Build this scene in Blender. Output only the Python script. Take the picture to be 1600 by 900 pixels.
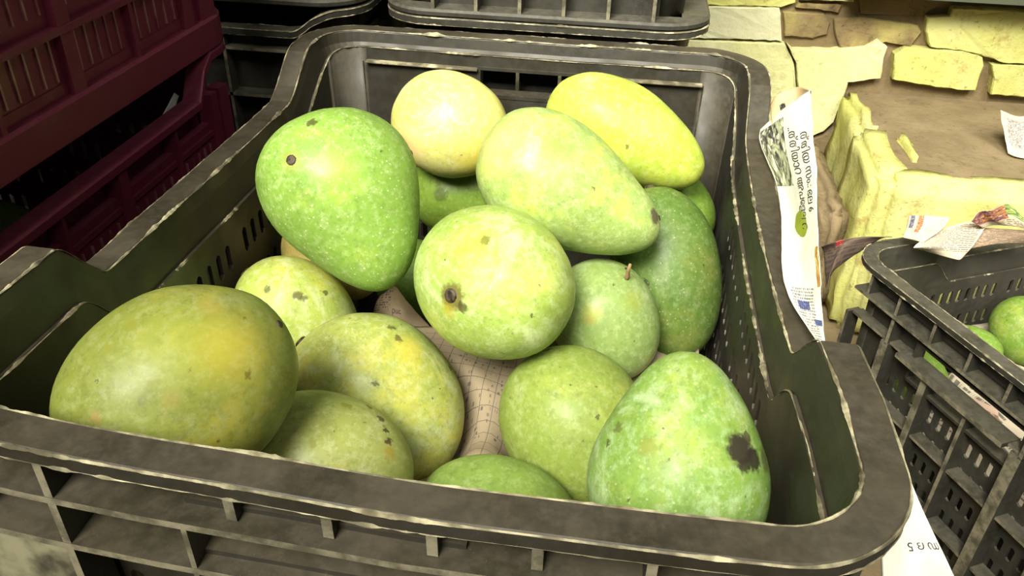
import bpy, bmesh, math, random
from mathutils import Vector, Matrix, noise
from mathutils.bvhtree import BVHTree
random.seed(7)
for o in list(bpy.data.objects): bpy.data.objects.remove(o)
S = bpy.context.scene
C = S.collection
# ------------------------------------------------------------------ camera
CAM = Vector((.07582, -.41552, .48369)); FPX = 1285.0
cd = bpy.data.cameras.new('camera'); cam = bpy.data.objects.new('camera', cd); C.objects.link(cam)
cam.location = CAM; cam.rotation_euler = (.99282, -.02385, .14673)
cd.lens = 36 * FPX / 1600; cd.sensor_width = 36; cd.clip_start = .01
S.camera = cam
RM = cam.rotation_euler.to_matrix()
# ------------------------------------------------------------------ world and light
w = bpy.data.worlds.new('world'); S.world = w; w.use_nodes = True
w.node_tree.nodes['Background'].inputs[0].default_value = (1, .97, .85, 1)
w.node_tree.nodes['Background'].inputs[1].default_value = .10
def area(name, loc, tgt, size, power, col=(1, .98, .85), sy=None):
    l = bpy.data.lights.new(name, 'AREA'); l.energy = power; l.color = col; l.size = size
    if sy: l.shape = 'RECTANGLE'; l.size_y = sy
    o = bpy.data.objects.new(name, l); C.objects.link(o); o.location = loc
    o.rotation_euler = (Vector(tgt) - Vector(loc)).to_track_quat('-Z', 'Y').to_euler()
    return o
k = area('daylight_shop_front', (-.30, -1.15, 1.75), (.17, .44, .12), .9, 7.2); k.data.spread = math.radians(40)
k = area('wall_fill', (.95, -.55, 1.7), (.5, .95, .05), .8, 4.6); k.data.spread = math.radians(60)  # fill lamp added to brighten the wall; no such source known
S.view_settings.view_transform = 'Standard'; S.view_settings.look = 'None'
S.view_settings.gamma = 1; S.view_settings.use_curve_mapping = False
S.view_settings.exposure = 0.55
# ------------------------------------------------------------------ helpers
def ray(u, v): return RM @ Vector(((u - 800) / FPX, -(v - 450) / FPX, -1))
def at(u, v, ax, val):
    d = ray(u, v); return CAM + d * ((val - CAM[ax]) / d[ax])
def props(o, label=None, cat=None, group=None, kind=None):
    if label: o['label'] = label
    if cat: o['category'] = cat
    if group: o['group'] = group
    if kind: o['kind'] = kind
    return o
def empty(name, loc=(0, 0, 0), rz=0, **k):
    o = bpy.data.objects.new(name, None); C.objects.link(o); o.location = loc; o.rotation_euler = (0, 0, rz)
    o.empty_display_size = .05
    return props(o, **k)
def obj(name, vs, fs, mat, parent=None, smooth=False, solid=0, bevel=0, off=0, **k):
    me = bpy.data.meshes.new(name); me.from_pydata([tuple(v) for v in vs], [], fs)
    bm = bmesh.new(); bm.from_mesh(me); bmesh.ops.recalc_face_normals(bm, faces=bm.faces); bm.to_mesh(me); bm.free()
    return link(name, me, mat, parent, smooth, solid, bevel, off, **k)
def link(name, me, mat, parent=None, smooth=False, solid=0, bevel=0, off=0, **k):
    if mat and not me.materials: me.materials.append(mat)
    if smooth:
        for p in me.polygons: p.use_smooth = True
    o = bpy.data.objects.new(name, me); C.objects.link(o)
    if parent: o.parent = parent
    if solid:
        m = o.modifiers.new('s', 'SOLIDIFY'); m.thickness = solid; m.offset = off
    if bevel:
        m = o.modifiers.new('b', 'BEVEL'); m.width = bevel; m.segments = 2; m.limit_method = 'ANGLE'
    return props(o, **k)
def box(x0, x1, y0, y1, z0, z1):
    v = [(x, y, z) for z in (z0, z1) for y in (y0, y1) for x in (x0, x1)]
    return v, [(0, 2, 3, 1), (4, 5, 7, 6), (0, 1, 5, 4), (2, 6, 7, 3), (0, 4, 6, 2), (1, 3, 7, 5)]
# ------------------------------------------------------------------ materials
class NT:
    def __init__(s, name, rough=.5, spec=.5):
        s.m = bpy.data.materials.new(name); s.m.use_nodes = True
        s.t = s.m.node_tree; s.n = s.t.nodes; s.b = s.n['Principled BSDF']
        s.b.inputs['Roughness'].default_value = rough; s.b.inputs['Specular IOR Level'].default_value = spec
        s.tc = s.n.new('ShaderNodeTexCoord')
    def set(s, sock, v):
        if hasattr(v, 'is_output') or isinstance(v, bpy.types.NodeSocket): s.t.links.new(v, sock)
        elif isinstance(v, (tuple, list)) and len(v) == 3 and sock.type == 'RGBA': sock.default_value = (*v, 1)
        else: sock.default_value = v
    def noise(s, scale, detail=3, rough=.5, vec=None, dist=0):
        n = s.n.new('ShaderNodeTexNoise'); n.inputs['Scale'].default_value = scale; n.inputs['Detail'].default_value = detail
        n.inputs['Roughness'].default_value = rough; n.inputs['Distortion'].default_value = dist
        s.t.links.new(vec or s.tc.outputs['Object'], n.inputs['Vector']); return n.outputs[0]
    def noisec(s, scale, detail=2, vec=None):
        n = s.noise(scale, detail, vec=vec); return n.node.outputs[1]
    def vor(s, scale, vec=None, rnd=1, out=0, feat='F1'):
        n = s.n.new('ShaderNodeTexVoronoi'); n.feature = feat; n.inputs['Scale'].default_value = scale; n.inputs['Randomness'].default_value = rnd
        s.t.links.new(vec or s.tc.outputs['Object'], n.inputs['Vector']); return n.outputs[out]
    def mr(s, v, a, b, c=0., d=1., smooth=True):
        n = s.n.new('ShaderNodeMapRange'); n.interpolation_type = 'SMOOTHSTEP' if smooth else 'LINEAR'
        for i, x in enumerate((v, a, b, c, d)): s.set(n.inputs[i], x)
        return n.outputs[0]
    def mix(s, f, a, b, mode='MIX'):
        n = s.n.new('ShaderNodeMix'); n.data_type = 'RGBA'; n.blend_type = mode
        s.set(n.inputs[0], f); s.set(n.inputs[6], a); s.set(n.inputs[7], b); return n.outputs[2]
    def math(s, op, a, b=0., c=0.):
        n = s.n.new('ShaderNodeMath'); n.operation = op
        s.set(n.inputs[0], a); s.set(n.inputs[1], b); s.set(n.inputs[2], c); return n.outputs[0]
    def vmath(s, op, a, b=(0, 0, 0)):
        n = s.n.new('ShaderNodeVectorMath'); n.operation = op
        for i, x in enumerate((a, b)):
            if isinstance(x, bpy.types.NodeSocket): s.t.links.new(x, n.inputs[i])
            else: n.inputs[i].default_value = x
        return n
    def sep(s, v):
        n = s.n.new('ShaderNodeSeparateXYZ'); s.t.links.new(v, n.inputs[0]); return n.outputs
    def col(s, v): s.set(s.b.inputs['Base Color'], v)
    def rough(s, v): s.set(s.b.inputs['Roughness'], v)
    def bump(s, h, strength=.3, dist=.001):
        n = s.n.new('ShaderNodeBump'); n.inputs['Strength'].default_value = strength; n.inputs['Distance'].default_value = dist
        s.t.links.new(h, n.inputs['Height']); s.t.links.new(n.outputs[0], s.b.inputs['Normal'])
def plastic(name, base, dust_and_light, amt, rough=.42, spec=.5):
    n = NT(name, rough, spec)
    gn = n.n.new('ShaderNodeNewGeometry'); up = n.mr(n.sep(gn.outputs['Normal'])[2], .05, .8, .22, 1)   # dust on what faces up; upright walls stay dark to paint in their shade
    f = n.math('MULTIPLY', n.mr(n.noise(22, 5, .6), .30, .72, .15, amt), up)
    sp = n.mr(n.vor(420), .0, .16, .6, 0)
    g = n.mr(n.noise(7, 3), .4, .7)
    sp = n.math('MULTIPLY', sp, g)
    c = n.mix(f, base, dust_and_light)
    c = n.mix(n.math('MULTIPLY', n.mr(n.noise(160, 4, .7), .35, .75, 0, .5), up), c, dust_and_light)
    c = n.mix(sp, c, tuple(min(1, x * 2.2) for x in dust_and_light))
    n.col(c); n.rough(n.mr(n.noise(40, 4), .3, .7, rough - .08, rough + .18))
    n.bump(n.noise(260, 4), .12, .0006)
    return n.m
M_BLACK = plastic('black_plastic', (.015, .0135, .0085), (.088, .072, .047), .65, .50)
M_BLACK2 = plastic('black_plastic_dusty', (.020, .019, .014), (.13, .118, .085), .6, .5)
M_MAROON = plastic('maroon_plastic', (.125, .014, .034), (.16, .05, .065), .35, .42, .22)
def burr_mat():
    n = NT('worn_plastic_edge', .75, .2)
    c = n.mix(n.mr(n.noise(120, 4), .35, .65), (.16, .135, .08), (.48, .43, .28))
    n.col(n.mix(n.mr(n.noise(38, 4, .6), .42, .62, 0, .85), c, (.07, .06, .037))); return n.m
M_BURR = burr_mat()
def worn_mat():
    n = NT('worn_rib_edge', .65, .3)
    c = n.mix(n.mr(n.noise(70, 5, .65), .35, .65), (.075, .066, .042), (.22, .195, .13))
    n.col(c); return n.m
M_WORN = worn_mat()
def pale_scratch_lit():
    n = NT('scuffed_lit_plastic', .6, .3)
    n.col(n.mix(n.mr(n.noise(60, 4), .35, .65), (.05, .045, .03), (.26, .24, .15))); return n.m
M_SCUFF_LIT = pale_scratch_lit()  # pale tone for mould lines and for light painted on the corner panel
def maroon_edge():
    n = NT('maroon_slat', .35, .5)
    n.col(n.mix(n.mr(n.noise(60, 4), .35, .65), (.15, .035, .05), (.26, .11, .115))); return n.m
M_MEDGE = maroon_edge()
# ------------------------------------------------------------------ crate builder
def sstep(x, a, b):
    t = max(0, min(1, (x - a) / (b - a))); return t * t * (3 - 2 * t)
def loop_pts(a, b, r, ns=30, ne=20, nc=8):
    P = []
    def side(x0, y0, x1, y1, nx, ny, n):
        for i in range(n): t = i / n; P.append((x0 + (x1 - x0) * t, y0 + (y1 - y0) * t, nx, ny))
    def cor(cx, cy, a0):
        for i in range(nc):
            t = a0 + math.pi / 2 * i / nc; P.append((cx + r * math.cos(t), cy + r * math.sin(t), math.cos(t), math.sin(t)))
    side(a, -b + r, a, b - r, 1, 0, ns); cor(a - r, b - r, 0)
    side(a - r, b, -a + r, b, 0, 1, ne); cor(-a + r, b - r, math.pi / 2)
    side(-a, b - r, -a, -b + r, -1, 0, ns); cor(-a + r, -b + r, math.pi)
    side(-a + r, -b, a - r, -b, 0, -1, ne); cor(a - r, -b + r, -math.pi / 2)
    return P
def sweep(P, sec, ztop, warp, cre=None):
    n, m = len(P), len(sec)
    vs = [warp(Vector((x + nx * o, y + ny * o, ztop(x, y) + (dz if dz != 'c' else -cre(y))))) for (x, y, nx, ny) in P for (o, dz) in sec]
    fs = [(i * m + j, i * m + (j + 1) % m, ((i + 1) % n) * m + (j + 1) % m, ((i + 1) % n) * m + j) for i in range(n) for j in range(m)]
    return vs, fs
def panel(us, rows, slots, holes, pos):
    """rows: list of z (float) or function of u; slots = cells with a rounded slot; holes = empty cells"""
    vs, fs, idx = [], [], {}
    def V(u, z):
        k = (round(u, 5), round(z, 5))
        if k not in idx: idx[k] = len(vs); vs.append(pos(u, z))
        return idx[k]
    Z = lambda r, u: r(u) if callable(r) else r
    for i in range(len(us) - 1):
        for j in range(len(rows) - 1):
            u0, u1 = us[i], us[i + 1]
            c = [V(u0, Z(rows[j], u0)), V(u1, Z(rows[j], u1)), V(u1, Z(rows[j + 1], u1)), V(u0, Z(rows[j + 1], u0))]
            if (i, j) in holes: continue
            if (i, j) not in slots: fs.append(c); continue
            z0, z1 = Z(rows[j], u0), Z(rows[j + 1], u0)
            du, dz = (u1 - u0), (z1 - z0)
            a0, a1 = u0 + du * .27, u1 - du * .27; b0, b1 = z0 + dz * .08, z1 - dz * .08; k = (a1 - a0) * .32
            o = [V(a0 + k, b0), V(a1 - k, b0), V(a1, b0 + k), V(a1, b1 - k), V(a1 - k, b1), V(a0 + k, b1), V(a0, b1 - k), V(a0, b0 + k)]
            fs += [(c[0], c[1], o[1], o[0]), (c[1], o[2], o[1]), (c[1], c[2], o[3], o[2]), (c[2], o[4], o[3]), (c[2], c[3], o[5], o[4]),
                   (c[3], o[6], o[5]), (c[3], c[0], o[7], o[6]), (c[0], o[0], o[7])]
    return vs, fs
def crate(root, a, b, H, mat, warp=lambda p: p, r=.03, dip=.029, dips=(-.14, -.105, .13, .19), ribs=(), slot_x=.11, burr=False,
          slat=None, hole=(-.04, .05, .2475, .2675), flange=.0155, skirt=0, end_slots=True, crease=.028, side_slots=True):
    def ztop(x, y):
        if abs(x) > a - r * .5:
            return H - dip * (sstep(y, dips[0], dips[1]) - sstep(y, dips[2], dips[3]))
        return H
    P = loop_pts(a, b, r)
    f = flange
    cre = lambda y: crease + (.012 - crease) * sstep(y, b - .065, b - .004)
    sec = [(-.004, 'c'), (-.0015, -.009), (0, -.0015), (.0012, 0), (f - .001, 0), (f, -.0012), (f, -.0062), (f - .002, -.0062),
           (f - .002, -.0025), (.003, -.0025), (.0012, -.010), (-.001, 'c')]
    vs, fs = sweep(P, sec, ztop, warp, cre)
    rim = obj('rim', vs, fs, mat, root); W = {}
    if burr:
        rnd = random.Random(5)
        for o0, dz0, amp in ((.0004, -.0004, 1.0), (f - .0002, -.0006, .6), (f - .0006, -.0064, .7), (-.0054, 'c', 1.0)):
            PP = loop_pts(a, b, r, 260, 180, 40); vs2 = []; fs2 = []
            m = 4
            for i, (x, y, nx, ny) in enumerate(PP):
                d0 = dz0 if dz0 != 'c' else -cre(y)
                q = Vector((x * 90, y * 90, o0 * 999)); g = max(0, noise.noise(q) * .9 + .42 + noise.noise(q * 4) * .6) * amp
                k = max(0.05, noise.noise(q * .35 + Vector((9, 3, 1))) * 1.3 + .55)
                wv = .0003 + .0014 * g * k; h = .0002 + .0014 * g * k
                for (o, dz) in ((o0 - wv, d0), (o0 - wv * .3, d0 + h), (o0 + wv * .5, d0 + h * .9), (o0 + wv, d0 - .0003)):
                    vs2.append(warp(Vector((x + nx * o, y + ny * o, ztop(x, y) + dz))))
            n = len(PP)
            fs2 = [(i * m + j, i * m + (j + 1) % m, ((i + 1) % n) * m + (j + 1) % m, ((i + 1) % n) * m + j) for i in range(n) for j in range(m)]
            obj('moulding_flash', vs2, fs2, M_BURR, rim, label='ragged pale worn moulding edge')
    o_w = lambda z: -.0036 - .006 * (1 - z / H)
    # lower shell: long walls, end walls, rounded corners
    for sx in (1, -1):
        us = [-(b - r) + .0]
        u = -slot_x; us += [u - .03]
        cells = []
        pit = .0127; n = int(2 * slot_x / pit)
        for k in range(n + 1): us.append(-slot_x + k * pit)
        for q in (-.15, -.13, .13, .15, .17, .19):
            if all(abs(q - t) > .006 for t in us): us.append(q)
        us.append(b - r); us = sorted(us)
        rows = [.004, .045, .065, .075, .095, .105, .125, .135, .155, .165, .185, .2, .2205 if H > .25 else .2]
        rows = [z for z in rows if z < H - dip - crease - .008] + [lambda y, sx=sx: ztop(sx * a, y) - cre(y) + .0005]
        sl = set()
        for i in range(len(us) - 1):
            if side_slots and abs(us[i + 1] - us[i] - pit) < 1e-4 and abs(us[i]) < slot_x + 1e-6 and i % 9 != 4:
                for j in range(1, len(rows) - 2):
                    if j % 2 == 1: sl.add((i, j))
        pos = lambda u, z, sx=sx: warp(Vector((sx * (a + o_w(z)), u, z)))
        vs, fs = panel(us, rows, sl, set(), pos)
        W['S+' if sx > 0 else 'S-'] = obj('side_wall', vs, fs, mat, root, solid=.0025)
    for sy in (1, -1):
        hx0, hx1, hz0, hz1 = hole
        if sy < 0: hx0, hx1 = -hx1, -hx0
        pit = .0127
        us = [-(a - r), hx0, hx1, a - r]
        t = -(a - r) + .012
        while t < a - r - .012:
            if all(abs(t - q) > .003 for q in (hx0, hx1)): us.append(t)
            t += pit
        us = sorted(us)
        rows = [.004, .045, .065, .075, .095, .105, .125, .135, .155, .165, .185, .192, .212, hz0, hz1, H - cre(sy * b) + .0005]
        rows = sorted(set(z for z in rows if z < H - cre(sy * b) + .001 and not hz0 < z < hz1))
        hl = set((i, rows.index(hz0)) for i in range(len(us) - 1) if us[i] >= hx0 - 1e-6 and us[i + 1] <= hx1 + 1e-6)
        sl = set()
        if end_slots:
            for i in range(1, len(us) - 2):
                for j in range(len(rows) - 1):
                    if abs(rows[j + 1] - rows[j] - .02) < 1e-6 and rows[j + 1] < hz0 - .001 and abs(us[i + 1] - us[i] - pit) < .002: sl.add((i, j))
        pos = lambda u, z, sy=sy: warp(Vector((u, sy * (b + o_w(z)), z)))
        vs, fs = panel(us, rows, sl, hl, pos)
        W['E+' if sy > 0 else 'E-'] = obj('end_wall', vs, fs, mat, root, solid=.0025)
        # moulded frame round the hand hole, and the little ledge above it
        hv, hf = [], []
        for (x0, x1, z0, z1, dep) in ((hx0, hx1, hz0 - .003, hz0, .014), (hx0, hx1, hz1, hz1 + .0025, .012), (hx0 - .003, hx0, hz0 - .003, hz1 + .0025, .012), (hx1, hx1 + .003, hz0 - .003, hz1 + .0025, .012)):
            y0, y1 = sy * (b - .0065), sy * (b - .0065 + dep)
            v, ff = box(x0, x1, min(y0, y1), max(y0, y1), z0, z1)
            hf += [tuple(i + len(hv) for i in q) for q in ff]; hv += [warp(Vector(p)) for p in v]
        obj('handle_frame', hv, hf, mat, W['E+' if sy > 0 else 'E-'])
    for sx in (1, -1):
        for sy in (1, -1):
            vs, fs = [], []; zs = [.004, .08, .16, None]
            nc = 8
            for i in range(nc + 1):
                t = math.pi / 2 * i / nc
                for z in zs:
                    z = H - cre(sy * (b - r + r * math.sin(t))) + .0005 if z is None else z
                    rr = r + o_w(z)
                    vs.append(warp(Vector((sx * (a - r + rr * math.cos(t)), sy * (b - r + rr * math.sin(t)), z))))
            for i in range(nc):
                for j in range(3): fs.append((i * 4 + j, i * 4 + j + 1, (i + 1) * 4 + j + 1, (i + 1) * 4 + j))
            obj('corner_post', vs, fs, mat, root, smooth=True, solid=.0025)
    vs, fs = box(-a + .01, a - .01, -b + .01, b - .01, 0, .006)
    obj('base', [warp(Vector(v)) for v in vs], fs, mat, root)
    if skirt:
        vs, fs = sweep(P, [(-.010, 0), (f - .001, 0), (f, .001), (f, skirt - .002), (f - .002, skirt), (-.009, skirt)], lambda x, y: 0, warp)
        obj('base_skirt', vs, fs, mat, root)
    # ribs: (side, kind, ...) side in 'E-','E+','S+','S-'; 'h': z,u0,u1,depth ; 'v': u,z0,z1,depth,thick
    for rb in ribs:
        side, kd = rb[0], rb[1]
        m2 = mat
        if kd == 'h': z, u0, u1, dep, th = (rb[2:] + (.003,))[:5]; lo, hi, zz0, zz1 = u0, u1, z - th / 2, z + th / 2
        else:
            u, z0, z1, dep, th = rb[2:7]; lo, hi, zz0, zz1 = u - th / 2, u + th / 2, z0, z1
            if len(rb) > 7: m2 = rb[7]
        hb = b if side[0] == 'E' else a; s = 1 if side[1] == '+' else -1; base = hb - .009
        zc = (H if side[0] == 'E' else H - dip) - crease - .002
        st = lambda z: hb + (.0012 if z > zc else -.0026 - .006 * (1 - z / H))
        n = max(1, int((hi - lo) / .04)); vs, fs = [], []
        for i in range(n + 1):
            u = lo + (hi - lo) * i / n
            for (o, z) in ((st(zz0), zz0), (base + dep, zz0), (base + dep, zz1), (st(zz1), zz1)):
                p = Vector((u, s * o, z)) if side[0] == 'E' else Vector((s * o, u, z)); vs.append(warp(p))
        for i in range(n):
            for j in range(4): fs.append((i * 4 + j, i * 4 + (j + 1) % 4, i * 4 + 4 + (j + 1) % 4, i * 4 + 4 + j))
        fs += [(0, 1, 2, 3), tuple(n * 4 + k for k in (3, 2, 1, 0))]
        ro = obj(rb[-1] if isinstance(rb[-1], str) else 'rib', vs, fs, m2, W[side])
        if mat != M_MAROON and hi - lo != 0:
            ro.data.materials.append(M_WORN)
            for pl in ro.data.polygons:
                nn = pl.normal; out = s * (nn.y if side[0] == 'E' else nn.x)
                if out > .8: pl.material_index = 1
    return W
# ------------------------------------------------------------------ setting
def lime(name, c1, c2, c3, amt=.5, ox=0):
    n = NT(name, .9, .15)
    c = n.mix(n.mr(n.noise(9, 5, .6), .38, .66), c1, c2)
    c = n.mix(n.mr(n.noise(30, 7, .75), .52, .70, 0, amt), c, c3)
    c = n.mix(n.mr(n.noise(130, 3, .6), .60, .74, 0, amt * .8), c, tuple(x * .55 for x in c3))
    n.col(c); n.bump(n.noise(70, 6, .65), .6, .004); return n.m
M_LIME = lime('cream_limewash', (.62, .61, .30), (.70, .69, .42), (.46, .38, .16), .5)
M_LIMEY = lime('yellow_limewash', (.54, .53, .16), (.62, .60, .24), (.36, .26, .09), .8)
M_ERODE = lime('eroded_brick', (.22, .155, .08), (.44, .37, .13), (.11, .07, .04), .9)
M_MORTAR = lime('old_mortar', (.20, .145, .075), (.27, .20, .11), (.10, .07, .04), .6)
M_DUST = lime('dusty_earth', (.21, .155, .085), (.29, .22, .125), (.14, .10, .055), .7)
M_TILE = lime('cream_tile', (.62, .60, .38), (.66, .64, .42), (.56, .48, .28), .2)
def struct(name, vs, fs, mat, **k): return obj(name, vs, fs, mat, kind='structure', **k)
WY = 1.0
fl = obj('floor', *box(-2.2, 2.2, -2.4, WY, -.30, -.24), M_DUST); props(fl, 'dusty brown earth floor of the shop', None, None, 'structure')
pf = obj('floor_raised', *box(-1.1, .165, -.5, .78, -.24, 0), M_DUST); props(pf, 'low earthen platform under the stacked crates', None, None, 'structure')
wb = obj('wall_back', *box(-2.2, 2.2, WY, WY + .12, -.24, 1.3), M_MORTAR); props(wb, 'old limewashed brick wall with crumbling mortar', None, None, 'structure')
def slab(name, px, d, mat, parent, rough=.0007, plane=None, back=.004, seed=0):
    """irregular wall piece: outline in photo pixels laid on the wall plane, real thickness d"""
    rnd = random.Random(seed + int(px[0][0]))
    pts = [at(u, v, 1, WY - d) if plane is None else plane(u, v) for u, v in px]
    # resample outline with a ragged edge
    R = []
    for i in range(len(pts)):
        p, q = pts[i], pts[(i + 1) % len(pts)]; L = (q - p).length; n = max(1, int(L / .008))
        for k in range(n): R.append(p.lerp(q, k / n) + Vector((rnd.uniform(-1, 1), 0, rnd.uniform(-1, 1))) * rough * (0 if rough == 0 else 1))
    n = len(R); cen = sum(R, Vector()) / n
    vs, fs = [], []
    bev = min(.0022, d * .3)
    for p in R: vs.append(p + Vector((0, d + back, 0)))
    for p in R: vs.append(p + Vector((0, bev, 0)))
    for p in R:
        q = p + (cen - p).normalized() * bev * .8; q.y += noise.noise(q * 40) * .002; vs.append(q)
    for i in range(n):
        j = (i + 1) % n
        fs += [(i, j, n + j, n + i), (n + i, n + j, 2 * n + j, 2 * n + i)]
    fs.append(tuple(range(2 * n, 3 * n)))
    return obj(name, vs, fs, mat, parent)
BR = [([(1080, -22), (1246, -20), (1243, 4), (1222, 11), (1100, 8)], .022, M_LIMEY),
      ([(1249, -22), (1336, -20), (1334, 3), (1250, 0)], .026, M_LIME),
      ([(1247, 5), (1316, 8), (1311, 20), (1290, 17), (1243, 11)], .016, M_ERODE),
      ([(1060, 10), (1219, 13), (1222, 64), (1060, 59)], .03, M_TILE),
      ([(1224, 19), (1288, 22), (1297, 36), (1293, 54), (1270, 60), (1226, 57)], .015, M_ERODE),
      ([(1303, 30), (1350, 27), (1434, 40), (1440, 50), (1424, 72), (1385, 66), (1352, 78), (1312, 74), (1304, 52)], .017, M_ERODE),
      ([(1340, -10), (1480, -10), (1482, 4), (1440, 24), (1345, 22)], .010, M_MORTAR),
      ([(1060, 62), (1226, 68), (1234, 84), (1241, 100), (1244, 140), (1232, 230), (1060, 230)], .028, M_LIME),
      ([(1231, 70), (1240, 78), (1300, 79), (1352, 74), (1372, 62), (1387, 74), (1381, 92), (1377, 122), (1326, 128), (1316, 160), (1302, 192), (1287, 206), (1237, 225), (1247, 140), (1244, 100)], .034, M_LIME),
      ([(1450, 27), (1484, 26), (1490, 13), (1560, 15), (1640, 22), (1640, 101), (1568, 99), (1538, 88), (1500, 79), (1453, 74), (1447, 50)], .034, M_LIMEY),
      ([(1399, 86), (1415, 75), (1450, 78), (1505, 80), (1536, 90), (1537, 104), (1524, 142), (1470, 138), (1394, 124)], .036, M_LIMEY),
      ([(1549, 101), (1640, 104), (1640, 156), (1548, 148), (1552, 122)], .034, M_LIMEY)]
for i, (px, d, m) in enumerate(BR): slab('brick', px, d * .55, m, wb, seed=i)
# bricks of the same wall beyond the frame, regular courses
rr = random.Random(3)
for zi in range(9):
    for xi in range(-10, 8):
        x = xi * .235 + (.115 if zi % 2 else 0); z = -.235 + zi * .086
        if .10 < x + .11 and x < .86 and zi < 7: continue
        o = obj('brick', *box(x, x + .226, WY - .03 + rr.uniform(-.004, .004), WY + .01, z, z + .078), (M_LIME, M_LIMEY)[rr.random() < .5], wb, bevel=.004)
# lower bare wall below the plaster: crumbly pieces
for i, px in enumerate([[(1236, 232), (1286, 212), (1303, 200), (1312, 232), (1300, 300), (1240, 300)], [(1240, 304), (1300, 304), (1335, 330), (1330, 400), (1240, 400)]]):
    slab('brick', px, .016, M_DUST, wb, seed=40 + i)
bt = obj('trim_1', *box(.40, 1.6, WY - .075, WY - .03, at(1500, 3, 1, WY - .075).z, .30), None); props(bt, None, None, None, 'structure')
nb = NT('painted_board', .6); nb.col(nb.mix(nb.mr(nb.noise(20, 4), .4, .6), (.05, .06, .04), (.09, .10, .06))); bt.data.materials.append(nb.m)
bt['label'] = 'dark green painted board along the wall'
# step in front of the wall
st = obj('floor_step', *box(.452, 1.5, .672, WY - .005, -.24, .018), M_DUST); props(st, 'low plastered brick step against the wall with a dusty top', None, None, 'structure')
def rag_box(name, x0, x1, y0, y1, z0, z1, mat, parent, amp=.004, res=.02, seed=0):
    bm = bmesh.new(); v, f = box(x0, x1, y0, y1, z0, z1); V = [bm.verts.new(p) for p in v]
    for q in f: bm.faces.new([V[i] for i in q])
    bmesh.ops.bevel(bm, geom=list(bm.edges), offset=.012, segments=3, affect='EDGES')
    for it in range(4):
        es = [e for e in bm.edges if e.calc_length() > res * 1.6]
        if not es: break
        bmesh.ops.subdivide_edges(bm, edges=es, cuts=1, use_grid_fill=True)
    for q in bm.verts:
        p = q.co + Vector((seed, 0, 0)); q.co += Vector((noise.noise(p * 22), noise.noise(p * 22 + Vector((5, 0, 0))), noise.noise(p * 22 + Vector((0, 5, 0))))) * amp
    bmesh.ops.recalc_face_normals(bm, faces=bm.faces)
    me = bpy.data.meshes.new(name); bm.to_mesh(me); bm.free()
    return link(name, me, mat, parent, smooth=True)
rag_box('plaster_facing', .440, .72, .642, .690, -.24, .020, M_LIMEY, st, .006, .015, seed=1)
rag_box('plaster_facing', .718, 1.3, .644, .690, -.24, .020, M_LIMEY, st, .006, .03, seed=2)
rag_box('plaster_facing', .422, .478, .655, .815, -.24, .022, M_LIMEY, st, .008, .015, seed=3)
rag_box('plaster_facing', .436, .470, .810, .99, -.24, .023, M_LIMEY, st, .008, .015, seed=4)
rag_box('plaster_chip', .472, .502, .70, .80, -.004, .029, M_LIMEY, st, .003, .012, seed=5)
rag_box('stone_slab', .385, .42, .70, .97, -.24, -.06, M_DUST, st, .008, seed=6)
# ------------------------------------------------------------------ main crate
def warp_main(p):
    x, y, z = p
    wl = .5 - x / .33; wf = .5 - y / .47
    k = max(0, min(1.1, wl)) * max(0, min(1.1, wf)) * max(0, z / .29)
    x2 = x - .007 * k; y2 = y + .012 * k
    y2 -= .007 * max(0, 1 - (x / .165) ** 2) * sstep(-y, .15, .235) * max(0, z / .29)
    if x > .1: x2 -= .006 * max(0, 1 - (y / .17) ** 2) * sstep(z, .2, .27)
    z2 = z + .0012 * noise.noise(Vector((x * 16, y * 16, 3))) * (z / .29)
    return Vector((x2, y2, z2))
def std_ribs(side, half, H, vs, hs, dep=.022, small=()):
    R = []
    for z in hs: R.append((side, 'h', z, -half, half, dep))
    for u in vs: R.append((side, 'v', u, .005, H - .006, dep, .003))
    for u, z0, z1 in small: R.append((side, 'v', u, z0, z1, dep - .004, .003))
    return R
HM = .291
mc = empty('plastic_crate', label='open black plastic crate in the foreground full of green mangoes', cat='crate')
rb = []
rb += [('E-', 'h', .266, -.15, .15, .0235), ('E-', 'h', .2435, -.15, .15, .0235), ('E-', 'h', .16, -.15, .15, .0235), ('E-', 'h', .08, -.15, .15, .0235)]
rb += [('E-', 'v', -.0985, .012, .283, .0232, .0032), ('E-', 'v', .1, .012, .283, .0232, .0032)]
for u in (-.034, -.001, .033, .066): rb.append(('E-', 'v', u, .268, .283, .019, .0036))
rb += [('E-', 'v', -.05, .2, .2655, .0232, .002), ('E-', 'v', .05, .2, .2655, .0232, .002)]
for sd in ('S+', 'S-'):
    rb += std_ribs(sd, .2, HM - .029, (-.18, -.12, -.06, 0, .06, .12, .18), (.22, .15, .08), .021)
rb += std_ribs('E+', .13, HM, (-.12, -.06, .06, .12), (.235, .16, .08), .021)
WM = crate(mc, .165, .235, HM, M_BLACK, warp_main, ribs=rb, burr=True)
vs, fs = box(-.150, -.1015, -.2475, -.243, .165, .2405)
obj('corner_panel', [warp_main(Vector(v)) for v in vs], fs, M_SCUFF_LIT, WM['E-'], label='grey corner panel with caught light in its colour')  # paler than the crate: the light it catches is painted in
# outer corner shells
for sx, sy in ((1, -1), (-1, -1), (1, 1), (-1, 1)):
    vs, fs = [], []
    for i in range(9):
        t = math.pi / 2 * i / 8
        for z in (.0, .1, .2, .262): rr_ = .03 + .009 - .006 * (1 - z / .29); vs.append(warp_main(Vector((sx * (.135 + rr_ * math.cos(t)), sy * (.205 + rr_ * math.sin(t)), z))))
    for i in range(8):
        for j in range(3): fs.append((i * 4 + j, i * 4 + j + 1, i * 4 + 5 + j, i * 4 + 4 + j))
    obj('corner_guard', vs, fs, M_BLACK, mc, smooth=True, solid=.002)
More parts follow.
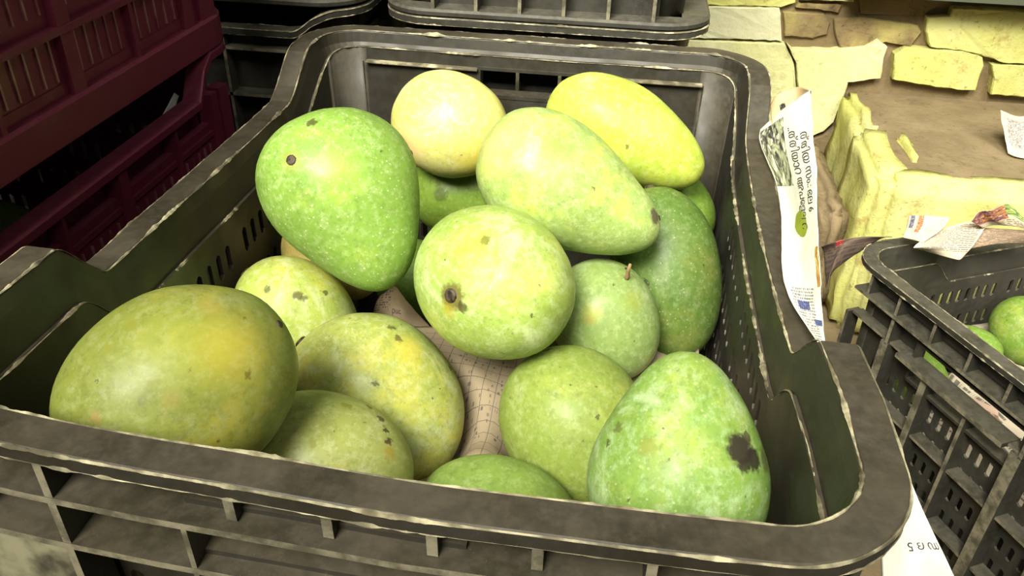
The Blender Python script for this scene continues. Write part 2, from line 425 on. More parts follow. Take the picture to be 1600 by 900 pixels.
# ledge across the inside of the back wall, pale and worn
for (x0, x1) in ((-.135, -.042), (.052, .137)):
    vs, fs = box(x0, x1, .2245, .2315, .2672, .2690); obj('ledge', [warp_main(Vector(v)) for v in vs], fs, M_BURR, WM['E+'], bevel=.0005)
for sx in (-1, 1):   # vertical mould lines in the back corners
    vs = []
    for i in range(13):
        z = .2675 - i * .0085; x = sx * (.138 - .0002 * i); y = .2287 - .00018 * i; g = .0007 * (1 - i / 15)
        vs += [(x - g, y + .001, z), (x, y - g * 1.2, z), (x + g, y + .001, z)]
    fs = [(i * 3 + j, i * 3 + j + 1, i * 3 + 4 + j, i * 3 + 3 + j) for i in range(12) for j in range(2)]
    obj('mould_line', [warp_main(Vector(v)) for v in vs], fs, M_SCUFF_LIT, WM['E+'])
# ------------------------------------------------------------------ neighbouring crates
def maroon_ribs(upper):
    R = []
    sd = 'S+'
    if upper:
        R += [(sd, 'h', .060, -.215, .212, .0235, .004), (sd, 'h', .135, -.215, .212, .0235, .004), (sd, 'h', .026, -.215, .212, .018, .008)]
        posts = [(-.19, .012), (-.10, .004), (-.033, .004), (.036, .012), (.103, .004), (.174, .012), (.203, .022)]
        for u, th in posts: R.append((sd, 'v', u, .02, .255, .0225, th))
        cells = [(-.19, -.10), (-.10, -.033), (-.033, .036), (.036, .103), (.103, .174)]
        bands = [(.032, .060), (.070, .130)]
    else:
        R += [(sd, 'h', .222, -.215, .212, .019, .004), (sd, 'h', .15, -.215, .212, .019, .004)]
        posts = [(-.16, .010), (-.06, .003), (-.01, .003), (.055, .010), (.127, .003), (.19, .010), (.208, .014)]
        for u, th in posts: R.append((sd, 'v', u, .02, .253, .0215, th))
        cells = [(-.06, -.01), (-.01, .055), (.055, .127), (.127, .19)]
        bands = [(.158, .215)]
    R.append((sd, 'h', .12 if not upper else .135, -.216, .216, .0170, .22 if not upper else .225, 'side_panel'))
    for c0, c1 in cells:
        n = 5
        for k in range(n):
            u = c0 + .012 + (c1 - c0 - .024) * k / (n - 1)
            for z0, z1 in bands: R.append((sd, 'v', u, z0, z1, .0182, .0016, M_MEDGE, 'slat'))
    return R
ml = empty('maroon_crate', (-.4205, -.02, 0), label='lower maroon plastic crate of the stack at left, with a dipped side rim', cat='crate', group='stacked maroon crates')
crate(ml, .165, .235, .285, M_MAROON, dips=(-.14, -.105, .165, .185), ribs=maroon_ribs(False), side_slots=False)
mu = empty('maroon_crate', (-.4205, -.02, .2856), label='upper maroon plastic crate stacked on the other maroon one at left', cat='crate', group='stacked maroon crates')
crate(mu, .165, .235, .29, M_MAROON, skirt=.023, ribs=maroon_ribs(True), side_slots=False)
def back_ribs(side, half):
    return std_ribs(side, half, .26, [-half + .02 + (2 * half - .04) * k / 5 for k in range(6)], (.05, .1, .15, .2, .245), .022)
bl = empty('black_crate', (-.4155, .485, 0), math.pi / 2, label='lower black crate of the stack behind at left, between maroon stack and front crate', cat='crate', group='black crates stacked behind')
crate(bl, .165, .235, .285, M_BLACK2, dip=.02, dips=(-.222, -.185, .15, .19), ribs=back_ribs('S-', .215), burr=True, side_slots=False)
bu = empty('black_crate', (-.4155, .485, .2875), math.pi / 2, label='upper black crate of the stack behind at left, cut by the top of the photo', cat='crate', group='black crates stacked behind')
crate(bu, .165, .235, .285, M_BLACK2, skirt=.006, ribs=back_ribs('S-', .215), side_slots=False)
b2 = empty('black_crate', (0, .512, 0), label='lower black crate standing right behind the front crate', cat='crate', group='black crates stacked behind')
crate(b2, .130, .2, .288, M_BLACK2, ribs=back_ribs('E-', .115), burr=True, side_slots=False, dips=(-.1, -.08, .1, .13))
b3 = empty('black_crate', (0, .512, .2888), label='upper black crate stacked behind the front crate, cut by the top of the photo', cat='crate', group='black crates stacked behind')
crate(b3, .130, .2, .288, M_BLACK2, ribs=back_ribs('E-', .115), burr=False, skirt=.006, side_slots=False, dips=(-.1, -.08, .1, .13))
# right crate, turned, lower
EV = Vector((.447, -.894, 0)); NV = Vector((.894, .447, 0)); RC0 = Vector((.3265, .389, 0))
rcen = RC0 + EV * .1805 + NV * .2505
rc = empty('plastic_crate', (rcen.x, rcen.y, -.24), math.radians(-63.4), label='black slotted crate on the ground at right with a hand hole in its near end', cat='crate')
rb = [('E-', 'h', .257, -.152, .152, .0235, .003), ('E-', 'h', .225, -.073, .063, .026, .005, 'handle_bar'), ('E-', 'h', .225, -.150, -.073, .018, .003), ('E-', 'h', .225, .063, .150, .018, .003),
      ('E-', 'h', .150, -.150, .150, .018, .003), ('E-', 'h', .08, -.150, .150, .018, .003)]
for u in (-.135, -.093, -.045, 0, .045, .09): rb.append(('E-', 'v', u, .257, .283, .021, .0035))
for u, th in ((-.155, .004), (-.095, .010), (-.035, .008), (.018, .004), (.075, .012), (.13, .01)):
    rb.append(('E-', 'v', u, .012, .224, .021, th))
for u in (-.093, .079): rb.append(('E-', 'v', u, .222, .257, .021, .004))
rb += std_ribs('S-', .2, .26, (-.18, -.12, -.06, 0, .06, .12, .18), (.22, .15, .08), .021)
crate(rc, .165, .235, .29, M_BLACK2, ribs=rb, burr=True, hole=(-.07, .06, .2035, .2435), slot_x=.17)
# ------------------------------------------------------------------ mangoes
def mango_mat(name, green, yellow, pale, ybias, pbias, dots, specks, spots, rough=.46, dotscale=330):
    n = NT(name, rough, .32)
    off = n.vmath('ADD', n.tc.outputs['Object'], (random.uniform(-9, 9), random.uniform(-9, 9), random.uniform(-9, 9))).outputs[0]
    c = n.mix(n.mr(n.noise(15, 8, .72, off), .58 - ybias * .28, .78 - ybias * .30), green, yellow)
    c = n.mix(n.mr(n.noise(24, 8, .75, off, .6), .64 - pbias * .32, .82 - pbias * .32, 0, .85), c, pale)
    c = n.mix(n.mr(n.noise(48, 8, .78, off), .49, .68, 0, .55), c, tuple(x * .55 for x in green))
    c = n.mix(n.mr(n.noise(9, 5, .7, off), .52, .72, 0, .45), c, tuple(x * .62 for x in green))
    c = n.mix(n.mr(n.noise(210, 5, .75, off), .47, .66, 0, .42), c, pale)
    c = n.mix(n.mr(n.noise(300, 4, .75, off), .50, .68, 0, .38), c, tuple(x * .5 for x in green))
    if dots:
        v = n.vor(dotscale, off)
        c = n.mix(n.math('MULTIPLY', n.mr(v, .08, .24, dots, 0), n.mr(n.sep(n.vor(dotscale, off, out=1))[0], .1, .9, .15, 1)), c, (.66, .72, .40))
    if specks:
        wv = n.vmath('SCALE', n.vmath('SUBTRACT', n.noisec(500, 2, off), (.5, .5, .5)).outputs[0]); wv.inputs[3].default_value = .004
        sv = n.vmath('ADD', off, wv.outputs[0]).outputs[0]
        vn = n.vor(170, sv); vc = n.sep(n.vor(170, sv, out=1))[0]
        f = n.math('MULTIPLY', n.mr(vn, .06, .17, 1, 0), n.mr(vc, .88 - specks * .3, .96 - specks * .3, 0, .8))
        c = n.mix(f, c, (.05, .045, .015))
    if spots:
        wob = n.vmath('SCALE', n.vmath('SUBTRACT', n.noisec(420, 4, off), (.5, .5, .5)).outputs[0]); wob.inputs[3].default_value = .006
        pv = n.vmath('ADD', n.tc.outputs['Object'], wob.outputs[0]).outputs[0]
        for (p, r, colr, st) in spots:
            d = n.vmath('DISTANCE', pv, p).outputs['Value']
            c = n.mix(n.mr(d, r * (.6 if sum(colr) < .5 else .0), r * (1.1 if sum(colr) < .5 else 1.7), st, 0), c, colr)
    n.col(c)
    n.rough(n.mr(n.noise(60, 3, .5, off), .3, .7, rough - .08, rough + .14))
    n.bump(n.noise(190, 3, .6, off), .10, .0008)
    return n.m
BROWN = (.055, .035, .015); DK = (.03, .022, .016); OLV = (.20, .20, .03); YEL = (.62, .50, .06)
def build_mango(key, frame_c, ax, nb, semi, taper, curve, colors, spots_px, scar, label, group, seed=0, neck=0):
    la, lb, lc = semi
    nc_ = ax.cross(nb)
    nu, nv = 36, 44; vs, fs = [], []
    prof = lambda x: max(0, 1 - x * x) ** .465 * (1 - taper * x) * (1 - neck * sstep(x, -.15, .55) + neck * .45 * sstep(x, .55, 1))
    rmax = max(prof(-1 + i / 40) for i in range(81))
    sd = Vector((seed * 3.1, seed * 1.7, 0))
    for i in range(nu + 1):
        s = math.pi * i / nu; x = -math.cos(s); r = prof(x) / rmax if 0 < i < nu else 0
        if i in (0, nu): vs.append(Vector((x * la, curve * lb * (x * x - .4), 0))); continue
        for j in range(nv):
            t = 2 * math.pi * j / nv
            p = Vector((x * la, r * lb * math.cos(t) + curve * lb * (x * x - .4), r * lc * math.sin(t)))
            p *= 1 + .026 * noise.noise(p * 26 + sd) + .006 * noise.noise(p * 80 + sd); vs.append(p)
    R = lambda i, j: 0 if i == 0 else (len(vs) - 1 if i == nu else 1 + (i - 1) * nv + j % nv)
    for i in range(nu):
        for j in range(nv):
            if i == 0: fs.append((0, R(1, j + 1), R(1, j)))
            elif i == nu - 1: fs.append((R(i, j), R(i, j + 1), R(nu, 0)))
            else: fs.append((R(i, j), R(i, j + 1), R(i + 1, j + 1), R(i + 1, j)))
    rot = Matrix((ax, nb, nc_)).transposed()
    bvh = BVHTree.FromPolygons([rot @ v + frame_c for v in vs], fs)
    def hit(u, v):
        h = bvh.ray_cast(CAM, ray(u, v).normalized())
        if h[0] is None: h = bvh.find_nearest(CAM + ray(u, v).normalized() * (frame_c - CAM).length)
        return rot.transposed() @ (h[0] - frame_c), rot.transposed() @ h[1]
    spots = []
    for (u, v, rp, colr, stg) in spots_px:
        p, nn = hit(u, v); spots.append((p, rp * (frame_c - CAM).length / FPX, colr, stg))
    m = mango_mat('mango_skin_' + key, *colors, spots)
    o = obj('mango', vs, fs, m, None, smooth=True)
    o.rotation_euler = rot.to_euler(); o.location = frame_c
    props(o, label, 'mango', group)
    # stem scar: small dark knob
    if scar:
        p, nn = hit(*scar[:2]); rs = scar[2] * (frame_c - CAM).length / FPX
    else: p, nn, rs = vs[0].copy(), Vector((-1, 0, 0)), .0035
    if (nn.dot(p) < 0): nn = -nn
    t1 = nn.orthogonal().normalized(); t2 = nn.cross(t1); sv, sf = [], []
    for k, (rr_, h) in enumerate(((1.25, -.35), (1.05, .15), (.8, .34), (.55, .22), (.3, .30))):
        for j in range(12):
            a_ = j * math.pi / 6; w_ = 1 + .2 * noise.noise(Vector((math.cos(a_) * 2, math.sin(a_) * 2, seed + k)))
            sv.append(p + (t1 * math.cos(a_) + t2 * math.sin(a_)) * rs * rr_ * w_ + nn * rs * h)
    for k in range(4):
        for j in range(12): sf.append((k * 12 + j, k * 12 + (j + 1) % 12, k * 12 + 12 + (j + 1) % 12, k * 12 + 12 + j))
    sf.append(tuple(range(48, 60)))
    obj('stem_scar', sv, sf, M_SCAR, o, smooth=True)
    return o
ns = NT('stem_scar', .55, .4); ns.col(ns.mix(ns.mr(ns.noise(300, 3), .4, .6), (.020, .015, .010), (.075, .052, .032))); M_SCAR = ns.m
def mframe(u, v, a, b, phi, tau, tk, d):
    dr = ray(u, v); c = CAM + dr * d; r = dr.normalized()
    cx = RM.col[0]; ex = (cx - r * cx.dot(r)).normalized(); ey = r.cross(ex)
    if ey.dot(RM.col[1]) > 0: ey = -ey
    p, t = math.radians(phi), math.radians(tau)
    tip = ex * math.cos(p) + ey * math.sin(p); ax = tip * math.cos(t) - r * math.sin(t)
    nb = ey * math.cos(p) - ex * math.sin(p)
    s = d / FPX; lb = b * s; lc = tk * lb; la = math.sqrt(max((a * s) ** 2 - (lc * math.sin(t)) ** 2, 1e-8)) / math.cos(t)
    return c, ax, nb, (la, lb, lc)
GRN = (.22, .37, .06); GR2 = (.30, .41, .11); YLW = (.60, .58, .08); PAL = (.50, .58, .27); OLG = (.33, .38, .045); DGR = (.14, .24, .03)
G1 = 'mangoes in the front crate'
# key: geometry (u,v,a,b,phi,tau,thick,depth), taper, curve, colours (green,yellow,pale,ybias,pbias,dots,specks), spots, scar, label
MG = {
'A': ((545, 318, 148, 122, 62, 10, .92, 0.488), .27, .08, (GRN, (.38, .52, .06), PAL, .25, .1, .75, .1), [(487, 191, 9, BROWN, .8), (455, 250, 15, (.30, .28, .05), .8), (530, 262, 30, (.34, .50, .05), .5)], (455, 250, 7), 'big bright green mango with fine pale dots, leaning on the left of the pile'),
'B': ((703, 195, 92, 81, 20, 20, .95, 0.627), .03, 0, ((.56, .55, .16), (.70, .63, .14), (.74, .70, .42), .5, .45, 0, .1), [(640, 225, 26, (.62, .42, .2), .7), (752, 250, 34, (.72, .60, .05), .7), (760, 205, 8, (.5, .36, .08), .6)], (641, 238, 5), 'round pale yellow mango at the back against the crate wall'),
'C': ((978, 212, 133, 76, 27, 0, 1.05, 0.581), .17, .05, ((.40, .50, .06), (.58, .60, .09), (.60, .65, .26), .5, .3, .1, 0), [(915, 200, 45, (.36, .50, .04), .5), (981, 229, 4, DK, .7)], None, 'smooth yellow-green mango at the back right, pointed to the right'),
'D': ((890, 297, 155, 100, 30, 0, .95, 0.504), .24, -.05, (GR2, (.55, .60, .09), (.60, .68, .33), .35, .4, .25, 0), [(770, 230, 40, (.60, .50, .16), .6), (870, 232, 24, (.24, .46, .05), .6), (928, 294, 4, DK, .7), (1024, 338, 15, (.10, .08, .05), .95)], (1032, 340, 4), 'pale green mango with a dark blunt tip pointing right, on top of the pile'),
'E': ((772, 441, 128, 117, 35, 35, .95, 0.467), .02, 0, ((.31, .42, .08), (.50, .53, .11), (.58, .66, .33), .35, .5, .12, .3), [(706, 464, 24, (.12, .09, .02), .85), (722, 480, 10, BROWN, .8), (700, 485, 12, (.42, .34, .03), .7), (759, 376, 9, BROWN, .75), (735, 380, 30, (.40, .38, .04), .5), (831, 494, 4, DK, .7)], (704, 462, 10), 'round light green mango in the centre with a black stem scar facing front'),
'F': ((1040, 428, 138, 84, 80, 0, .95, 0.564), .05, .03, ((.085, .15, .025), (.15, .185, .035), (.22, .28, .12), .3, .3, .25, .2), [(1010, 440, 6, DK, .8)], None, 'dark green mango standing upright by the right crate wall'),  # greens darkened to paint in the shadow falling on this mango
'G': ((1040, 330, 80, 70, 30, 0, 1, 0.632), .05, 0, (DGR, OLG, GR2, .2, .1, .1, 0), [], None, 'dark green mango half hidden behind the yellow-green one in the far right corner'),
'H': ((945, 500, 98, 84, 60, 0, 1, 0.520), .08, 0, ((.22, .31, .085), (.34, .38, .09), (.40, .48, .23), .3, .5, .2, .05), [(925, 490, 14, (.42, .40, .05), .6), (920, 500, 7, (.30, .22, .05), .6), (990, 470, 16, (.26, .28, .03), .5)], (980, 421, 4), 'dull green mango wedged right of the centre one, with a short stalk'),
'I': ((895, 665, 128, 112, 70, 0, .95, 0.475), .04, .05, ((.21, .28, .05), (.31, .35, .06), (.38, .43, .18), .35, .25, .1, .25), [(934, 650, 4, DK, .7), (856, 546, 7, DK, .8)], None, 'plain olive green mango in front of the dull green one, beside the printed paper'),
'J': ((1062, 715, 165, 142, -83, 10, .88, 0.353), .28, 0, ((.18, .30, .055), (.30, .38, .06), (.40, .52, .27), .3, .5, .35, .15), [(1158, 703, 28, DK, .97), (1178, 718, 20, DK, .95), (1163, 728, 13, DK, .9), (1168, 682, 9, BROWN, .8), (1195, 720, 18, (.10, .09, .03), .7), (966, 668, 10, (.10, .12, .03), .75), (950, 692, 6, BROWN, .8), (1012, 698, 16, OLV, .5)], None, 'big green mango with a black rotten patch in the front right corner'),
'K': ((775, 815, 130, 102, 10, 0, .9, 0.428), .03, 0, ((.21, .31, .06), (.30, .36, .06), (.38, .46, .2), .3, .2, .1, 0), [], None, 'green mango just showing above the front rim, below the printed paper'),
'L': ((508, 728, 140, 115, 15, 10, .95, 0.411), .05, 0, ((.28, .31, .08), (.43, .41, .08), (.46, .48, .25), .4, .4, .1, .5), [(596, 655, 8, BROWN, .85), (603, 672, 7, BROWN, .9), (607, 690, 8, BROWN, .9), (609, 708, 10, (.30, .22, .03), .9), (542, 634, 9, OLV, .9), (578, 636, 7, BROWN, .8), (490, 692, 8, OLV, .7)], None, 'yellow-olive mango with dark streaks at the front rim, left of the middle'),
'M': ((590, 625, 150, 120, 40, 0, .9, 0.484), .06, .12, ((.31, .36, .08), (.50, .47, .08), (.52, .56, .30), .45, .4, .15, .5), [(712, 572, 5, DK, .9), (703, 575, 5, DK, .8), (640, 545, 22, (.58, .46, .05), .6), (587, 600, 5, BROWN, .8), (612, 512, 7, DK, .7), (622, 528, 7, BROWN, .7), (697, 553, 10, OLV, .7)], None, 'large speckled yellow-green mango beside the printed newspaper, left of centre'),
'N': ((283, 608, 186, 156, -35, 0, .85, 0.354), .02, 0, ((.19, .22, .04), (.31, .29, .045), (.29, .32, .14), .4, .2, .05, .1), [(388, 585, 7, DK, .85), (290, 545, 55, (.33, .36, .04), .4), (365, 545, 50, (.58, .46, .05), .45), (268, 625, 12, (.28, .22, .05), .6), (148, 652, 8, (.30, .18, .06), .7), (330, 478, 18, (.36, .28, .05), .5), (205, 510, 12, OLV, .6), (170, 545, 10, OLV, .7)], (437, 506, 6), 'largest olive green mango in the front left corner of the crate'),
'O': ((465, 492, 102, 82, 40, 0, .95, 0.527), .04, 0, ((.36, .43, .08), (.54, .53, .08), (.60, .64, .38), .4, .45, .1, .35), [(466, 461, 8, BROWN, .75), (474, 466, 6, BROWN, .7), (418, 452, 6, DK, .7), (508, 457, 5, DK, .7)], None, 'mottled pale green mango behind the front left olive one, under the dotted one'),
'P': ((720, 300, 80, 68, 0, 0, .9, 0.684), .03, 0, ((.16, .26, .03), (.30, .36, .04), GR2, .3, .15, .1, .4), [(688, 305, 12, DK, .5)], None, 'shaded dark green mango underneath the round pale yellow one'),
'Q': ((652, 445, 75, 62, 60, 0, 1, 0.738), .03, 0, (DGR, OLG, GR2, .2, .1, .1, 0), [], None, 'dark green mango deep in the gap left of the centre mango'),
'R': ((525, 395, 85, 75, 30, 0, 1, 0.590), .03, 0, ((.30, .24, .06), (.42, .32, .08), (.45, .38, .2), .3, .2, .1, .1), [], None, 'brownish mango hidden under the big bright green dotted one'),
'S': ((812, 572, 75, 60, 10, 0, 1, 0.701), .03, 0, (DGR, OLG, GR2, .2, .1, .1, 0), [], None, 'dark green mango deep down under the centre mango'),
}
MOB = {}
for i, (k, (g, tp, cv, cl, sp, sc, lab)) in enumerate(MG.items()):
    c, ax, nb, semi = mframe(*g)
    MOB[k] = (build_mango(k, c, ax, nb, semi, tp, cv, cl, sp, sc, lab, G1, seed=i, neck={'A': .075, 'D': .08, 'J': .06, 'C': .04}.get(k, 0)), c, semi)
# short woody stalk on the dull green mango
def stalk(o, base, tip, r):
    d = (tip - base).normalized(); t1 = d.orthogonal().normalized(); t2 = d.cross(t1); vs, fs = [], []
    for k in range(4):
        p = base.lerp(tip, k / 3) + t1 * r * .4 * math.sin(k * 2)
        for j in range(8): a = j * math.pi / 4; vs.append(p + (t1 * math.cos(a) + t2 * math.sin(a)) * r * (1.3 - .2 * k))
    for k in range(3):
        for j in range(8): fs.append((k * 8 + j, k * 8 + (j + 1) % 8, k * 8 + 8 + (j + 1) % 8, k * 8 + 8 + j))
    fs += [tuple(range(8))[::-1], tuple(range(24, 32))]
    mi = o.rotation_euler.to_matrix().transposed()
    obj('stalk', [mi @ (v - o.location) for v in vs], fs, M_STALK, o, smooth=True)
nk = NT('dry_stalk', .7, .2); nk.col((.30, .19, .09)); M_STALK = nk.m
hd = (MOB['H'][1] - CAM).length * .955
stalk(MOB['H'][0], CAM + ray(977, 440).normalized() * hd * 1.01, CAM + ray(985, 413).normalized() * hd * .985, .0013)
# mangoes in the right crate and one in the lower maroon crate
LOOSE = {}
def loose(key, u, v, z, a, b, phi, colors, label, group, tau=0, ax=2):
    p = at(u, v, ax, z); d = -(RM.transposed() @ (p - CAM)).z
    c, axv, nb, semi = mframe(u, v, a, b, phi, tau, 1, d)
    LOOSE[key] = (build_mango(key, c, axv, nb, semi, .06, 0, colors, [], None, label, group, seed=len(key) + u % 7), c, semi)
CR = ((.16, .27, .035), (.30, .34, .05), (.36, .44, .2), .3, .2, .2, .3)
loose('RA', 1600, 518, -.035, 56, 46, 70, CR, 'green mango at the right photo edge in the right crate', 'mangoes in the right crate')
loose('RB', 1512, 546, -.056, 48, 38, 10, CR, 'green mango low in the right crate, just above its near rim', 'mangoes in the right crate')
loose('RC', 1430, 588, -.088, 48, 42, 30, CR, 'green mango seen through the hand hole of the right crate', 'mangoes in the right crate')
loose('MA', 5, 362, -.33, 70, 48, 20, ((.17, .27, .05), (.3, .34, .05), GR2, .2, .2, .1, 0), 'green mango inside the lower maroon crate at the left photo edge', 'mangoes in the maroon crate', ax=0)
# ------------------------------------------------------------------ newspapers
def newsprint(name, base, ink, lines=40, word=60, margin=.06, rects=(), text=None, cut=.46, grid=None):
    """printed sheet, drawn in the sheet's own UVs; text = (u0,u1,v0,v1) area filled with lines of type"""
    n = NT(name, .85, .1)
    uv = n.tc.outputs['UV']; U, V, _ = n.sep(uv)
    c = n.mix(n.mr(n.noise(5, 4, .6, uv), .35, .7), base, tuple(x * .9 for x in base))
    inr = lambda x, a, b: n.math('MULTIPLY', n.math('GREATER_THAN', x, a), n.math('LESS_THAN', x, b))
    if text:
        for (u0, u1, v0, v1) in text:
            row = n.math('FRACT', n.math('MULTIPLY', V, lines))
            comb = n.n.new('ShaderNodeCombineXYZ'); n.set(comb.inputs[0], n.math('MULTIPLY', U, word)); n.set(comb.inputs[1], n.math('FLOOR', n.math('MULTIPLY', V, lines)))
            w_ = n.mr(n.noise(1.3, 2, .7, comb.outputs[0]), cut - .04, cut + .05)
            f = n.math('MULTIPLY', n.mr(n.math('ABSOLUTE', n.math('SUBTRACT', row, .5)), .22, .34, 1, 0), w_)
            f = n.math('MULTIPLY', f, n.math('MULTIPLY', inr(U, u0, u1), inr(V, v0, v1)))
            c = n.mix(n.math('MULTIPLY', f, .8), c, ink)
    if grid:
        u0, u1, v0, v1, gu, gv = grid
        lu = n.math('LESS_THAN', n.math('FRACT', n.math('MULTIPLY', U, gu)), .05); lv = n.math('LESS_THAN', n.math('FRACT', n.math('MULTIPLY', V, gv)), .05)
        f = n.math('MAXIMUM', lu, lv)
        f = n.math('MULTIPLY', f, n.math('MULTIPLY', inr(U, u0, u1), inr(V, v0, v1)))
        c = n.mix(n.math('MULTIPLY', f, .75), c, ink)
    for (u0, u1, v0, v1, ca, cb, sc) in rects:
        f = n.math('MULTIPLY', inr(U, u0, u1), inr(V, v0, v1))
        pc = n.mix(n.mr(n.noise(sc, 4, .7, uv, 1.5), .42, .58), ca, cb)
        pc = n.mix(n.mr(n.noise(sc * 2.2, 2, .5, uv), .55, .66, 0, .8), pc, tuple(min(1, x * 2.0 + .1) for x in cb))
        c = n.mix(f, c, pc)
    n.col(c); n.bump(n.noise(60, 4, .6), .25, .001)
    return n.m
def cat(p0, p1, p2, p3, t):
    return (p1 * 2 + (p2 - p0) * t + (p0 * 2 - p1 * 5 + p2 * 4 - p3) * t * t + (p1 * 3 - p0 - p2 * 3 + p3) * t ** 3) * .5
class Sheet:
    def __init__(s, G): s.G = G; s.nr = len(G); s.nc = len(G[0])
    def __call__(s, u, v):
        def line(row, x):
            n = len(row) - 1; x = max(0, min(n - 1e-6, x * n)); i = int(x); g = lambda k: row[max(0, min(n, k))]
            return cat(g(i - 1), g(i), g(i + 1), g(i + 2), x - i)
        return line([line(r, u) for r in s.G], v)
def sheet(name, G, mat, label, cat_='newspaper', group=None, nu=32, nv=32, crumple=.0012, seed=0, thick=.00035, parent=None):
    f = Sheet(G); sd = Vector((seed * 7, seed * 3, seed))
    def surf(u, v):
        p = f(u, v); k = noise.noise(p * 55 + sd) + .5 * noise.noise(p * 120 + sd)
        du = f(min(1, u + .01), v) - f(max(0, u - .01), v); dv = f(u, min(1, v + .01)) - f(u, max(0, v - .01))
        nn = du.cross(dv)
        if nn.length > 1e-12: nn.normalize()
        if nn.dot(CAM - p) < 0: nn = -nn
        return p + nn * k * crumple, nn
    vs = [surf(i / nu, j / nv)[0] for j in range(nv + 1) for i in range(nu + 1)]
    fs = [(j * (nu + 1) + i, j * (nu + 1) + i + 1, (j + 1) * (nu + 1) + i + 1, (j + 1) * (nu + 1) + i) for j in range(nv) for i in range(nu)]
    me = bpy.data.meshes.new(name); me.from_pydata([tuple(v) for v in vs], [], fs)
    ul = me.uv_layers.new(name='UVMap')
    for lp in me.loops:
        k = lp.vertex_index; ul.data[lp.index].uv = ((k % (nu + 1)) / nu, (k // (nu + 1)) / nv)
    o = link(name, me, mat, parent, True, thick, off=0)
    if not parent: props(o, label, cat_, group)
    return o, surf
def lettering(o, surf, text, u0, v0, du, dv, h, mat):
    """flat printed type laid on a sheet: du = uv step per unit of text width, dv = uv step per unit of text height"""
    cu = bpy.data.curves.new('type', 'FONT'); cu.body = text; cu.size = 1; cu.resolution_u = 3
    t = bpy.data.objects.new('type', cu); C.objects.link(t); bpy.context.view_layer.update()
    me = bpy.data.meshes.new_from_object(t.evaluated_get(bpy.context.evaluated_depsgraph_get()))
    bpy.data.objects.remove(t); bpy.data.curves.remove(cu)
    if not len(me.vertices): return
    bm = bmesh.new(); bm.from_mesh(me); bmesh.ops.triangulate(bm, faces=bm.faces)
    for v in bm.verts:
        u = u0 + du[0] * v.co.x + dv[0] * v.co.y; w_ = v0 + du[1] * v.co.x + dv[1] * v.co.y
        p, nn = surf(max(0, min(1, u)), max(0, min(1, w_))); v.co = p + nn * .0005
    bm.to_mesh(me); bm.free(); me.materials.clear()
    link('printed_lettering', me, mat, o)
nI = NT('printing_ink', .8, .1); nI.col((.06, .05, .05)); M_INK = nI.m
nG = NT('green_print', .8, .1); nG.col((.30, .36, .04)); M_GREENINK = nG.m
WHT = (.80, .77, .66); TAN = (.52, .40, .27); INK = (.07, .06, .06)
def px(rows, ax=2): return [[at(u, v, ax, z) for (u, v, z) in r] for r in rows]
# 1. white newspaper tucked along the right rim of the front crate; u across (left to right), v from top to bottom
PHOTO = ((.06, .05, .05), (.45, .48, .30), 9)
mp = newsprint('newsprint_white', (.86, .83, .72), INK, 70, 30, rects=[(.04, .46, .05, .30, *PHOTO), (.86, .99, .52, .66, (.35, .15, .05), (.62, .42, .10), 12), (.25, .60, .72, .76, (.05, .06, .16), (.12, .14, .3), 30), (.62, .95, .80, .83, (.05, .06, .16), (.12, .14, .3), 30)],
               text=[(.15, .75, .66, .96)])
n1, s1 = sheet('newspaper', px([[(1188, 203, .268), (1215, 178, .285), (1240, 158, .30), (1266, 141, .31)],
    [(1188, 225, .267), (1216, 222, .278), (1244, 215, .292), (1270, 205, .303)],
    [(1212, 285, .266), (1232, 285, .275), (1254, 280, .288), (1276, 270, .298)],
    [(1221, 345, .266), (1240, 345, .272), (1260, 342, .284), (1277, 338, .292)],
    [(1222, 415, .266), (1242, 415, .270), (1264, 415, .278), (1281, 410, .285)],
    [(1232, 462, .266), (1250, 468, .270), (1268, 470, .275), (1284, 470, .280)],
    [(1262, 512, .272), (1270, 515, .274), (1279, 517, .276), (1288, 520, .278)],
    [(1289, 552, .285), (1290, 553, .2855), (1291, 554, .286), (1292, 555, .2865)]]), mp, 'white printed newspaper tucked upright along the right rim of the front crate', nu=30, nv=60, crumple=.0008, seed=1)
lettering(n1, s1, '..ത്തിയാറ അപേളല റ', .54, .10, (.004, .034), (.20, 0), 1, M_INK)
lettering(n1, s1, 'ത്തിയ സം.: ഭല 6', .74, .13, (.004, .034), (.20, 0), 1, M_INK)
# green round seal printed on it
gv, gf = [], []
p0, nn0 = s1(.55, .44)
gv.append(p0 + nn0 * .0005)
for j in range(20):
    a = j * math.pi / 10; p, nn = s1(.55 + .14 * math.cos(a), .44 + .042 * math.sin(a)); gv.append(p + nn * .0005)
gf = [(0, 1 + j, 1 + (j + 1) % 20) for j in range(20)]
obj('printed_seal', gv, gf, M_GREENINK, n1, label='green oval printed mark')
# rolled back end of the same paper
mt = newsprint('newsprint_tan', (.50, .36, .20), INK, 30, 20, rects=[(.30, .42, .35, .55, (.02, .02, .02), (.05, .04, .03), 8), (.32, .42, .62, .85, (.45, .03, .03), (.5, .05, .04), 6), (.62, .95, .45, .8, (.04, .04, .04), (.35, .2, .1), 5)])
sheet('rolled_end', px([[(1204, 164, .288), (1215, 148, .296), (1245, 136, .302), (1267, 142, .309)],
    [(1206, 190, .28), (1222, 172, .288), (1248, 160, .295), (1267, 150, .305)],
    [(1212, 222, .270), (1228, 205, .276), (1250, 190, .284), (1266, 178, .296)]]), mt, None, parent=n1, nu=16, nv=10, crumple=.0004, seed=2)
